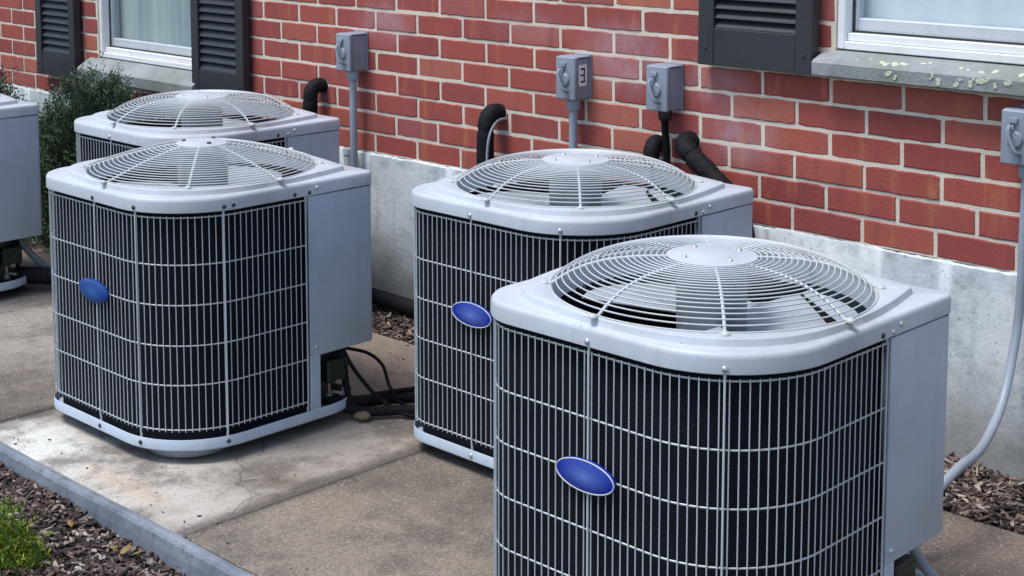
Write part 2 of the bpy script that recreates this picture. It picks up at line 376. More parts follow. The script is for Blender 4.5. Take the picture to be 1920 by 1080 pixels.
# pads, one per pair of units, with recessed joints between
xs = [-2.85, -1.98, -1.05, -.13, .80, 1.727, 2.66, 3.60, 4.6, 6.0]
for i in range(len(xs)-1):
    g = MB(); x0, x1 = xs[i]+.003, xs[i+1]-.003
    g.box(x0, x1, -1.506, -.256, GZ-.10, GZ-(.002 if i % 2 else .004), .005)
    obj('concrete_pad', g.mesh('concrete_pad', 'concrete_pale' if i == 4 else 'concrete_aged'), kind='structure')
g = MB(); n = 700; kr = random.Random(5)
def kj(i, a): return kr.uniform(-a, a)
g.grid([[(-2.85+8.85*i/n, y+kj(i, a*.45)+.001*math.sin(i*.11), z+kj(i, a*.45)+.0008*math.sin(i*.13)) for i in range(n+1)] for y, z, a in
        ((-1.5105, GZ-.09, 0), (-1.5105, GZ-.006, .0006), (-1.5125, GZ-.0035, .001), (-1.523, GZ-.003, .0012), (-1.531, GZ-.005, .0015), (-1.535, GZ-.012, .0015), (-1.537, GZ-.035, .001), (-1.537, GZ-.09, 0))], flip=True)
obj('concrete_kerb', g.mesh('concrete_kerb', 'edging'), kind='structure')

# bark chips
def chips(n, x0, x1, y0, y1, z, name, lay=.012, lo=.010, hi=.030):
    g = MB(); V = g.v; F = g.f
    for i in range(n):
        x, y = random.uniform(x0, x1), random.uniform(y0, y1)
        l = random.uniform(lo, hi)*.5; w = random.uniform(.0018, .0045); t = random.uniform(.0008, .002)
        a = random.uniform(0, PI); p = random.gauss(0, .30); r_ = random.gauss(0, .5)
        R_ = Matrix.Rotation(a, 3, 'Z') @ Matrix.Rotation(p, 3, 'Y') @ Matrix.Rotation(r_, 3, 'X')
        c = Vector((x, y, z+undul(x, y)+random.uniform(0, lay))); k = len(V)
        tp = random.uniform(.3, 1); bd = random.uniform(-.003, .003)
        for sx, ww in ((-1, w), (0, w*1.1), (1, w*tp)):
            for sy, sz in ((-1, -1), (1, -1), (1, 1), (-1, 1)):
                q = R_ @ Vector((sx*l, sy*ww+(bd if sx == 0 else 0), sz*t)); V.append((c+q)[:])
        for s_ in (0, 4):
            for j in range(4): F.append((k+s_+j, k+s_+(j+1) % 4, k+s_+4+(j+1) % 4, k+s_+4+j))
        F.append((k+3, k+2, k+1, k)); F.append((k+8, k+9, k+10, k+11))
    o = obj(name, g.mesh(name, 'bark_chip'), kind='stuff'); return o
o = chips(17000, .25, 2.45, -2.15, -1.537, -.545, 'bark_mulch'); tag(o, 'brown bark mulch filling the bed in front of the concrete kerb', 'mulch')
o = chips(9000, -2.6, .25, -2.1, -1.537, -.545, 'bark_mulch'); tag(o, 'brown bark mulch along the kerb toward the left edge of the frame', 'mulch')
o = chips(10500, -.2, 3.5, -.257, -.008, -.499, 'bark_mulch', .014, .014, .036); tag(o, 'strip of bark mulch between the concrete and the house foundation', 'mulch')

# ------------------------------------------------------------------ building
house = thing('brick_house', 'red brick house wall with pale mortar above a grey rendered foundation', 'house', (0, 0, -.49))
def hobj(name, me, parent=house, **k):
    o = obj(name, me, parent, **k)
    if parent is house: o.location = Vector(o.location)-house.location
    return o
OPEN = [(-1.111, -.395, .10, 1.45), (2.345, 3.45, .425, 1.75)]       # x0 x1 z0 z1 of windows with sills
SILL = [(-1.18, -.36, .09, .155), (2.31, 3.49, .41, .47)]
XL, XR, ZT = -4.0, 6.0, 2.3
def brick_mesh(v, w, full=True):
    rr = random.Random(v*31+int(w*10000)); g = MB(); h = HC-.0080; n = 6
    x0, x1 = -w/2, w/2; bev = .0030; n = 9
    top = [(x0+(x1-x0)*i/n, h/2+(rr.uniform(-.0015, .0009) if 0 < i < n else -rr.choice((.0006, .001, .0035)))) for i in range(n+1)]
    bot = [(x0+(x1-x0)*i/n, -h/2+(rr.uniform(-.0009, .0015) if 0 < i < n else rr.choice((.0006, .001, .003)))) for i in range(n+1)]
    yf = rr.uniform(-.0008, .0008)
    rows = [[(x, .03, z) for x, z in top], [(x, yf+.002, z) for x, z in top]]
    def inn(p): return (min(max(p[0], x0+bev), x1-bev), yf, p[1]+(-bev if p[1] > 0 else bev))
    rows += [[inn(p) for p in top], [inn(p) for p in bot], [(x, yf+.002, z) for x, z in bot], [(x, .03, z) for x, z in bot]]
    k = g.grid(rows, flip=False)
    C_ = n+1
    for e, fl in ((0, True), (n, False)):
        q = [k+r*C_+e for r in range(6)]
        g.f.append(tuple(q) if fl else tuple(reversed(q)))
    return g
cache = {}
near, far = 0, MB()
nb = 0
for c_ in range(0, 34):
    zc = (c_+.5)*HC; 
    cuts = [(a, b_) for a, b_, z0, z1 in OPEN+SILL if z0 < zc < z1]
    off = 0 if c_ % 2 == 0 else .5
    sh = -.008 if c_ < 2 else 0.0
    i0 = int(XL/L)-1
    joint = {}
    for i in range(i0, int(XR/L)+2):
        rj = random.Random(i*977+c_*131); joint[i] = (i+off)*L+sh+rj.uniform(-.0035, .0035)
    for i in range(i0, int(XR/L)+1):
        a, b_ = joint[i]+.0042, joint[i+1]-.0042
        segs = [(a, b_)]
        for ca, cb in cuts:
            ns = []
            for p, q in segs:
                if q <= ca or p >= cb: ns.append((p, q)); continue
                if p < ca-.012: ns.append((p, ca-.004))
                if q > cb+.012: ns.append((cb+.004, q))
            segs = ns
        for p, q in segs:
            w = q-p
            if w < .015 or p < XL or q > XR: continue
            cx = (p+q)/2; w_ = round(w, 3)
            zt_lim = .50+.05*(cx+1.9)/2.0
            if -2.1 < cx < 3.02 and zc < (.56 if cx < 1 else .70) and nb < 296:
                v = random.randrange(6); key = (v, w_)
                if key not in cache: cache[key] = brick_mesh(v, w_).mesh('brick', 'brick')
                o = hobj('brick', cache[key], loc=(cx, random.uniform(-.0015, .0012), zc+random.uniform(-.0011, .0011)), rot=(0, random.gauss(0, .0035), 0))
                nb += 1
            else:
                g = brick_mesh(random.randrange(3), w_); k = len(far.v)
                far.v += [(x+cx, y, z+zc) for x, y, z in g.v]; far.f += [tuple(k+t for t in f) for f in g.f]
o = hobj('brickwork', far.mesh('brickwork', 'brick_far')); o['kind'] = 'stuff'
print('bricks', nb)
# mortar bed with holes for the windows
g = MB()
def wallrect(x0, x1, z0, z1, y=.0022): g.box(x0, x1, y, .22, z0, z1)
xc = [XL, OPEN[0][0], OPEN[0][1], OPEN[1][0], OPEN[1][1], XR]
wallrect(xc[0], xc[1], 0, ZT); wallrect(xc[2], xc[3], 0, ZT); wallrect(xc[4], xc[5], 0, ZT)
for a, b_, z0, z1 in OPEN: wallrect(a, b_, 0, z0+.015); wallrect(a, b_, z1, ZT)
hobj('mortar', g.mesh('mortar', 'mortar'))
# foundation with an uneven top edge
g = MB(); n = 700
frr = random.Random(8)
def ftop(x): return -.001+.0012*math.sin(x*9)+.001*math.sin(x*31+1)+frr.uniform(-.0022, .0022)
X_ = [XL+(XR-XL)*i/n for i in range(n+1)]
g.grid([[(x, -.008+.002*math.sin(x*6), -.75) for x in X_], [(x, -.007+.002*math.sin(x*6), -.25) for x in X_], [(x, -.006+.002*math.sin(x*6), ftop(x)-.004) for x in X_], [(x, -.002, ftop(x)) for x in X_], [(x, .10, ftop(x)) for x in X_]])
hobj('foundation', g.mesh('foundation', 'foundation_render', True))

def window(x0, x1, z0, z1, cur, sillbox):
    fw, fy = .022, .006
    g = MB(); g.box(x0, x0+fw, fy, .09, z0, z1, .003); g.box(x1-fw, x1, fy, .09, z0, z1, .003)
    g.box(x0+fw, x1-fw, fy+.001, .09, z0, z0+.020, .002); g.box(x0+fw, x1-fw, fy+.012, .09, z0+.0205, z0+.040, .002)
    g.box(x0+fw, x1-fw, fy, .09, z1-fw, z1, .003)
    w = hobj('window', g.mesh('window_frame', 'white_vinyl'))
    g = MB(); b0 = z0+.042; s_ = .034
    g.box(x0+fw+.004, x0+fw+.012, .045, .075, b0, z1-fw, .003); g.box(x1-fw-.012, x1-fw-.004, .045, .075, b0, z1-fw, .003)
    g.box(x0+fw+.012, x1-fw-.012, .046, .075, b0, b0+s_, .003); zm = (z0+z1)/2
    g.box(x0+fw+.012, x1-fw-.012, .046, .075, zm, zm+.03, .003)
    obj('sash', g.mesh('sash', 'sash_vinyl'), w)
    g = MB(); g.box(x0+fw+.0005, x1-fw-.0005, .040, .044, z0+.0405, b0+.003); g.box(x0+fw+.0005, x0+fw+.0035, .040, .044, b0+.003, z1-fw)
    obj('gasket', g.mesh('gasket', 'gasket'), w)
    g = MB(); g.box(x0+fw+.012, x1-fw-.012, .058, .062, b0+s_, zm); g.box(x0+fw+.012, x1-fw-.012, .058, .062, zm+.03, z1-fw)
    obj('pane', g.mesh('pane', 'pane_glass'), w)
    g = MB(); k = 90
    g.grid([[(x0+(x1-x0)*i/k, .088+.004*math.sin(i*.45)+.002*math.sin(i*1.1), z) for i in range(k+1)] for z in (z0-.05, z1)])
    g.box(x0, x1, .22, .23, z0-.05, z1)
    obj('curtain', g.mesh('curtain', cur, True), w)
    return w
window(-1.111, -.395, .183, 1.45, 'curtain_dim', None)
window(2.345, 3.45, .478, 1.75, 'curtain', None)
def sill(x0, x1, zb, zf, zk, yk=.05):
    """front bottom, front top, back top"""
    g = MB(); n = 60; rows = []
    rr = random.Random(3)
    prof = [(yk, zb), (-.052, zb), (-.060, zb+.005), (-.061, zf-.006), (-.054, zf), (.005, zk-.003), (yk, zk)]
    for y, z in prof: rows.append([(x0+(x1-x0)*i/n, y+(rr.uniform(-.0006, .0006) if y < 0 else 0), z+(rr.uniform(-.0006, .0006) if y < 0 else 0)) for i in range(n+1)])
    k = g.grid(rows); C_ = n+1
    g.f.append(tuple(k+r*C_ for r in reversed(range(7)))); g.f.append(tuple(k+r*C_+n for r in range(7)))
    return hobj('window_sill', g.mesh('window_sill', 'sill_stone'))
sill(-1.178, -.36, .092, .142, .182)
s2 = sill(2.317, 3.49, .413, .454, .477)
# lichen: crusty low discs on the right-hand sill
g = MB(); rr = random.Random(12)
def lich(x, u, r):
    """u<0: on the front face (height), u>=0: on the top (depth fraction)"""
    n = 15; k = len(g.v); ph = rr.uniform(0, 6); r *= rr.uniform(.8, 1.1)
    rad = [r*(1+.30*math.sin(2*a+ph)+rr.uniform(-.16, .14)) for a in [2*PI*i/n for i in range(n)]]
    def P_(dx, d, h):
        if u < 0: return (x+dx, -.0615-h, .454+u+d)
        yy = -.052+u*.055+d; return (x+dx, yy, .4545+(yy+.054)*.34+h)
    for f, h in ((1.0, .0), (.85, .0009), (.4, .0006)):
        for i in range(n):
            a = 2*PI*i/n; g.v.append(P_(rad[i]*f*math.cos(a), rad[i]*f*math.sin(a)*(.9 if u < 0 else .8), h))
    for q in (0, 1):
        for i in range(n): g.f.append((k+q*n+i, k+q*n+(i+1) % n, k+(q+1)*n+(i+1) % n, k+(q+1)*n+i))
    g.f.append(tuple(k+2*n+i for i in range(n)))
for x, u, r in ((2.50, .25, .009), (2.515, .1, .010), (2.535, .22, .013), (2.555, .3, .010), (2.53, -.016, .009), (2.548, -.024, .006), (2.60, .5, .006), (2.615, .62, .006), (2.66, -.024, .009), (2.645, -.010, .006), (2.64, -.018, .004), (2.705, -.026, .008),
                (2.715, -.014, .005), (2.70, .4, .007), (2.72, .3, .006), (2.74, -.022, .009), (2.748, -.008, .006), (2.765, -.014, .009), (2.78, -.010, .006), (2.755, .2, .008), (2.785, .35, .009), (2.80, -.02, .007), (2.83, -.012, .009), (2.85, .3, .008), (2.88, -.02, .008), (2.46, .5, .004), (2.43, .3, .003)):
    lich(x, u, r)
obj('lichen', g.mesh('lichen', 'lichen', True), s2, kind='stuff')

def shutter(x0, x1, z0, z1, st, pitch, rail):
    yb, yf = -.012, -.045
    g = MB(); g.box(x0, x0+st, yf, yb, z0, z1, .002); g.box(x1-st, x1, yf, yb, z0, z1, .002)
    g.box(x0+st, x1-st, yf+.002, yb, z0+.0005, z0+rail, .0015); g.box(x0+st, x1-st, yf+.002, yb, z1-.07, z1-.0005, .0015)
    g.box(x0+st, x1-st, yb-.004, yb-.001, z0+rail, z1-.07)
    sh = hobj('shutter', g.mesh('shutter', 'shutter_paint'))
    sm = MB(); a = x0+st+.001; b_ = x1-st-.001; h = pitch*.98
    # a slanted blade with rounded nose: thick at the bottom front
    prof = [(yb-.005, h), (yb-.009, h), (yf+.006, .004), (yf+.005, .0015), (yf+.007, 0), (yb-.005, .003)]
    k = sm.grid([[(a, y, z), (b_, y, z)] for y, z in prof]); 
    sm.f.append(tuple(k+2*i for i in range(6))); sm.f.append(tuple(k+2*i+1 for i in reversed(range(6))))
    me = sm.mesh('slat', 'shutter_paint')
    z = z0+rail
    while z+pitch < z1-.07: obj('slat', me, sh, loc=(0, 0, z)); z += pitch
    g = MB()
    for sx in (x0+st*.5, x1-st*.5): g.lathe([(.006, 0), (.0055, .002), (.0, .003)], (sx, yf, z0+.045), 10, 'y')
    obj('screw', g.mesh('screw', 'shutter_paint', True), sh)
    return sh
shutter(-1.535, -1.222, .085, 1.43, .045, .0305, .098)
shutter(-.384, -.062, .112, 1.43, .045, .0305, .090)
shutter(1.955, 2.306, .412, 1.73, .050, .0250, .098)

# ------------------------------------------------------------------ condensing units
ZL = .1185                       # lower edge of the lid, world
H = .5767
def outline(inset=0.0, n=14, rFL=.103, rFR=.206, rRR=.018, rRL=.10, half=.31):
    """closed outline, counter-clockwise from the middle of the +x face going... starts at rear right"""
    h = half-inset; P = []
    for cx, cy, r, a0 in ((1, 1, rRR, 0), (-1, 1, rRL, 90), (-1, -1, rFL, 180), (1, -1, rFR, 270)):
        r = max(r-inset, .004)
        for i in range(n+1):
            a = math.radians(a0+90*i/n); P.append((cx*(h-r)+r*math.cos(a), cy*(h-r)+r*math.sin(a)))
    return P
def radial(poly, th):
    d = (math.cos(th), math.sin(th)); best = 0
    for i in range(len(poly)):
        (x1, y1), (x2, y2) = poly[i], poly[(i+1) % len(poly)]
        ex, ey = x2-x1, y2-y1; den = d[0]*ey-d[1]*ex
        if abs(den) < 1e-12: continue
        t = (x1*ey-y1*ex)/den; u = (x1*d[1]-y1*d[0])/den
        if t > 0 and -1e-6 <= u <= 1+1e-6: best = max(best, t)
    return best
# path of the grille from the panel edge round the front corner, front-left corner and rear
PANEL_Y = .0985
def grillpath(inset):
    h = .31-inset; P = [(h, PANEL_Y-.004)]
    full = outline(inset, 20)
    n1 = 21
    FR = full[3*n1:4*n1][::-1]; FL = full[2*n1:3*n1][::-1]; RL = full[n1:2*n1][::-1]
    P += FR+FL+RL+[(.02, h)]
    return P
def resample(P, d0, step=None, count=None):
    Ls = [0]
    for a, b_ in zip(P, P[1:]): Ls.append(Ls[-1]+math.hypot(b_[0]-a[0], b_[1]-a[1]))
    T = Ls[-1]; out = []; s_ = d0; j = 0
    while s_ <= T:
        while j < len(Ls)-2 and Ls[j+1] < s_: j += 1
        t = (s_-Ls[j])/max(1e-9, Ls[j+1]-Ls[j]); out.append((P[j][0]+(P[j+1][0]-P[j][0])*t, P[j][1]+(P[j+1][1]-P[j][1])*t)); s_ += step
    return out
RINGR = .290
UM = {}
def unit_meshes():
    # lid
    NT = 144; lower = outline(0.0); TH = [2*PI*i/NT for i in range(NT)]
    Ro = []
    base = outline(0.0, 24)
    # corner-aware angles: take exact outline points plus fill
    A = sorted(set([round(math.atan2(y, x) % (2*PI), 6) for x, y in base]+[round(t, 6) for t in TH]))
    keep = [A[0]]
    for a in A[1:]:
        if a-keep[-1] > .008: keep.append(a)
    A = keep
    Ro = [radial(base, a) for a in A]
    rc = RINGR-.004
    def ring(fn, z): return [(fn(r)*math.cos(a), fn(r)*math.sin(a), z) for r, a in zip(Ro, A)]
    gap = lambda r: r-.006-rc
    mid = lambda r: rc+.52*gap(r)
    wd = lambda r: min(.0045, gap(r)*.17)
    rows = [ring(lambda r: r-.020, .002), ring(lambda r: r-.0015, .0), ring(lambda r: r, .0015), ring(lambda r: r, .025), ring(lambda r: r-.0012, .0300), ring(lambda r: r-.0038, .0332), ring(lambda r: r-.0065, .0343),
            ring(lambda r: mid(r)+wd(r)*1.3, .0350), ring(lambda r: mid(r)+wd(r)*.8, .0362), ring(lambda r: mid(r)-wd(r)*.1, .0470), ring(lambda r: mid(r)-wd(r)*.8, .0486), ring(lambda r: rc+.002, .0498), ring(lambda r: rc, .0485), ring(lambda r: rc-.002, .030), ring(lambda r: rc-.004, .004)]
    g = MB(); g.grid(rows, close_u=True); UM['lid'] = g.mesh('lid', 'cabinet_paint', True)
    # base pan
    b_o = outline(.0015, 14, rRR=.15); b_i = outline(.0045, 14, rRR=.15)
    z0, z1 = -H, -H+.029; g = MB()
    b_c = outline(.006, 14, rRR=.15); 
    rows = [[(x, y, z0) for x, y in b_c], [(x, y, z0+.004) for x, y in b_o], [(x, y, z1-.002) for x, y in b_o], [(x, y, z1) for x, y in outline(.003, 14, rRR=.15)], [(x, y, z1-.002) for x, y in b_i], [(x, y, z0+.010) for x, y in b_i]]
    k = g.grid(rows, close_u=True); n = len(b_o); g.cap(k+5*n, n)
    gu = MB(); gu.grid([[(x*.985, y*.985, z0+.006) for x, y in b_c], [(x, y, z0+.002) for x, y in outline(.008, 14, rRR=.15)]], close_u=True); gu.cap(0, n, True); UM['pan_underside'] = gu.mesh('pan_underside', 'inner_dark')  # underside coloured black to deepen the shade below the unit
    UM['base_pan'] = g.mesh('base_pan', 'panel_paint', True)
    g = MB(); g.lathe([(.0, -.024), (.085, -.024), (.105, -.018), (.115, -.004), (.118, .004)], (.165, -.165, -H), 28); UM['drain_dish'] = g.mesh('drain_dish', 'motor_paint', True)  # dish takes a darker paint than the pan, shade put into its colour
    g = MB(); g.lathe([(.0, -.030), (.026, -.030), (.028, -.026), (.024, .002)], (0, 0, -H), 14); UM['foot'] = g.mesh('foot', 'black_plastic', True)
    # coil
    P = grillpath(.024); P2 = grillpath(.046); g = MB()
    rows = [[(x, y, -.004) for x, y in P2], [(x, y, -.004) for x, y in P], [(x, y, -H+.012) for x, y in P], [(x, y, -H+.012) for x, y in P2], [(x, y, -.004) for x, y in P2]]
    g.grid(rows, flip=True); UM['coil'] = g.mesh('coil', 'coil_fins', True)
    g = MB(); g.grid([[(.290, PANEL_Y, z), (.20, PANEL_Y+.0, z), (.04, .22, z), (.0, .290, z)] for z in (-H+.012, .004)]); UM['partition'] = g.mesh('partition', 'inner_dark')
    # wires
    Pw = grillpath(.006); pts = resample(Pw, .003, .0162)
    g = MB(); Wb = MB()
    for x, y in pts:
        g.tube([(x, y, -.008), (x, y, -.530)], .00115, 5)
    UM['wire_grille'] = g.mesh('wire_grille', 'wire_coat', True)
    Pr = grillpath(.0085)
    for z in (-.012, -.125, -.222, -.320, -.416, -.525):
        g = MB(); g.tube([(x, y, 0) for x, y in Pr], .0017, 5); UM[('rail', z)] = g.mesh('rail', 'wire_coat', True)
    # strap: heavier upright with hooked tabs at both ends
    g = MB(); g.tube([(0, 0, .006), (-.0015, 0, -.006), (0, 0, -.014), (0, 0, -.528), (-.002, 0, -.540), (-.003, 0, -.556)], [.0032, .0026, .0021, .0021, .0026, .0034], 6); UM['strap'] = g.mesh('strap', 'wire_coat', True)
    # screw, dome head facing +x
    g = MB(); g.lathe([(.0058, -.001), (.0055, .0012), (.0038, .0028), (.0, .0036)], n=10, axis='x'); UM['screw'] = g.mesh('screw', 'zinc', True)
    g = MB(); g.lathe([(.0055, -.001), (.0052, .0012), (.0035, .0028), (.0, .0034)], n=10, axis='x'); UM['screw_dark'] = g.mesh('screw', 'dark_screw', True)
    # service panel: bent sheet round the rear right corner
    h = .3072; zb, zt = -.411, -.0035; t = .004
    def wrap(ins):
        hh = h-ins; r = .014-ins; P = [(hh, PANEL_Y)]
        for i in range(7):
            a = math.radians(90*i/6); P.append((hh-r+r*math.cos(a), hh-r+r*math.sin(a)))
        P.append((-.02, hh)); return P
    g = MB(); o_, i_ = wrap(0), wrap(t)
    rows = [[(x, y, zt) for x, y in o_], [(x, y, zb+.003) for x, y in o_], [(x, y, zb) for x, y in wrap(.002)], [(x, y, zb) for x, y in i_], [(x, y, zt) for x, y in i_]]
    k = g.grid(rows, flip=True); n = len(o_)
    g.f.append(tuple(k+r*n for r in range(5)))
    # inward flange at the bottom
    g.grid([[(x, y, zb+.001) for x, y in i_], [(x, y, zb+.001) for x, y in wrap(.013)]])
    UM['service_panel'] = g.mesh('service_panel', 'panel_paint', True)
    g = MB(); g.box(.300, .3068, PANEL_Y, PANEL_Y+.031, -H+.003, -.409, .0012); g.box(.283, .3065, PANEL_Y+.0285, PANEL_Y+.0305, -H+.012, -.409); UM['corner_post'] = g.mesh('corner_post', 'panel_paint')
    # left corner post (quarter shell)
    g = MB(); full = outline(.003, 20)
    FL = full[2*21:3*21][0:9]; lead = [(FL[0][0], FL[0][1]+.03)]
    arc = lead+FL; ins = [(x*.985, y*.985) for x, y in arc]
    k = g.grid([[(x, y, -.002) for x, y in ins], [(x, y, -.002) for x, y in arc], [(x, y, -.549) for x, y in arc], [(x, y, -.549) for x, y in ins]], flip=True)
    n = len(arc); g.f.append(tuple(k+r*n+n-1 for r in range(4))); UM['left_post'] = g.mesh('corner_post', 'panel_paint', True)
    # fan
    g = MB(); na, nr = 10, 7; span = math.radians(88); rows_t, rows_b = [], []
    for i in range(na+1):
        t = i/na; top = []; bot = []
        for j in range(nr+1):
            u = j/nr; r = .055+u*.215
            a = span*(t-.5)*(.75+.35*u)-.28*u
            z = -.032+.050*(t-.5)+.010*math.sin(PI*t)*(1)+.008*u
            if j == nr: r -= .02*abs(2*t-1)**3
            top.append((r*math.cos(a), r*math.sin(a), z)); bot.append((r*math.cos(a), r*math.sin(a), z-.0016))
        rows_t.append(top); rows_b.append(bot)
    g.grid(rows_t); g.grid(rows_b, flip=True)
    UM['fan_blade'] = g.mesh('fan_blade', 'blade_metal', True)
    g = MB(); g.lathe([(0, -.05), (.05, -.05), (.062, -.045), (.064, .0), (.064, .045), (.058, .056), (.02, .062), (0, .062)], n=28); UM['motor'] = g.mesh('fan_motor', 'motor_paint', True)
    # guards
    for kind, hub, powr, nr_, zc in (('flat', .082, 4.3, 20, .106), ('cone', .066, 1.6, 20, .114)):
        def zz(r): return .0505+(zc-.0505)*max(0, 1-(r/RINGR)**powr)
        UM[(kind, 'z')] = zz
        g = MB()
        for i in range(nr_):
            t = i/(nr_-1); r = RINGR-(RINGR-hub-.006)*t
            g.tube([(r*math.cos(a), r*math.sin(a), zz(r)) for a in [2*PI*q/96 for q in range(96)]], .0015, 5, closed=True)
        UM[(kind, 'rings')] = g.mesh('guard_rings', 'wire_coat', True)
        g = MB(); pts = []
        for i in range(15):
            r = RINGR+.012-(RINGR+.012-hub+.012)*i/14; pts.append((r, 0, zz(min(r, RINGR))-.0028 + (.001 if r > RINGR else 0)))
        g.tube(pts, .0030, 6)
        g.lathe([(.0085, 0), (.008, .003), (.004, .0065), (0, .0075)], (RINGR+.010, 0, .0490), 12)
        UM[(kind, 'spoke')] = g.mesh('spoke', 'wire_coat', True)
        g = MB(); zt = zz(hub)+.0015; zm = zz(0)
        g.lathe([(0, zt+.0035), (hub*.55, zt+.0033), (hub*.62, zt+.0012), (hub*.93, zt+.0010), (hub, zt-.0008), (hub*.98, zt-.004), (0, zt-.004)] if kind == 'flat' else
                [(0, zt+.006), (hub*.45, zt+.0055), (hub*.9, zt+.0015), (hub, zt-.001), (hub*.98, zt-.004), (0, zt-.004)], n=40)
        UM[(kind, 'hub')] = g.mesh('hub_plate', 'cabinet_paint', True)
        UM[(kind, 'hubz')] = zt+(.003 if kind == 'flat' else .0045)
    g = MB(); g.lathe([(.006, -.001), (.0058, .0015), (.0035, .0045), (0, .0055)], n=10); UM['bolt'] = g.mesh('bolt', 'zinc', True)
    g = MB(); g.lathe([(.007, -.001), (.0065, .0015), (.004, .0045), (0, .0055)], n=10); UM['bolt_dark'] = g.mesh('bolt', 'dark_screw', True)
    # badge (faces -y), gently domed
    for nm, mt in (('badge', 'badge_blue'), ('badge_faded', 'badge_blue_faded')):
        g = MB(); n = 40; rows = []
        for f, y in ((1.0, .001), (1.0, -.004), (.93, -.0055), (.6, -.0072), (.25, -.0080)): rows.append([(.066*f*math.cos(2*PI*i/n), y, .0285*f*math.sin(2*PI*i/n)) for i in range(n)])
        k = g.grid(rows, close_u=True); g.cap(k+4*n, n)
        UM[nm] = g.mesh('badge', mt, True)
    g = MB(); g.tube([(.0645*math.cos(2*PI*i/40), -.0052, .0272*math.sin(2*PI*i/40)) for i in range(40)], .0013, 6, closed=True); UM['badge_rim'] = g.mesh('badge_rim', 'wire_coat', True)
    # compressor
    g = MB(); g.lathe([(.0, -H+.02), (.068, -H+.02), (.072, -H+.03), (.072, -.34), (.06, -.31), (.03, -.295), (0, -.29)], (.195, .195, 0), 24); UM['compressor'] = g.mesh('compressor', 'compressor_green', True)
    g = MB(); g.box(.243, .292, .165, .235, -.500, -.440, .004); UM['terminal'] = g.mesh('terminal_cover', 'compressor_green')
    g = MB(); g.tube([(.262, .19, -.548), (.262, .19, -.47)], .006, 8); g.tube([(.262, .19, -.50), (.298, .20, -.50)], .007, 8); g.tube([(.262, .19, -.53), (.300, .205, -.53)], .0045, 8); g.lathe([(.012, -.548), (.012, -.535), (.006, -.533)], (.262, .19, 0), 10)
    UM['service_valve'] = g.mesh('service_valve', 'brass', True)
unit_meshes()
UG = 'condensing units on the concrete pads beside the house'
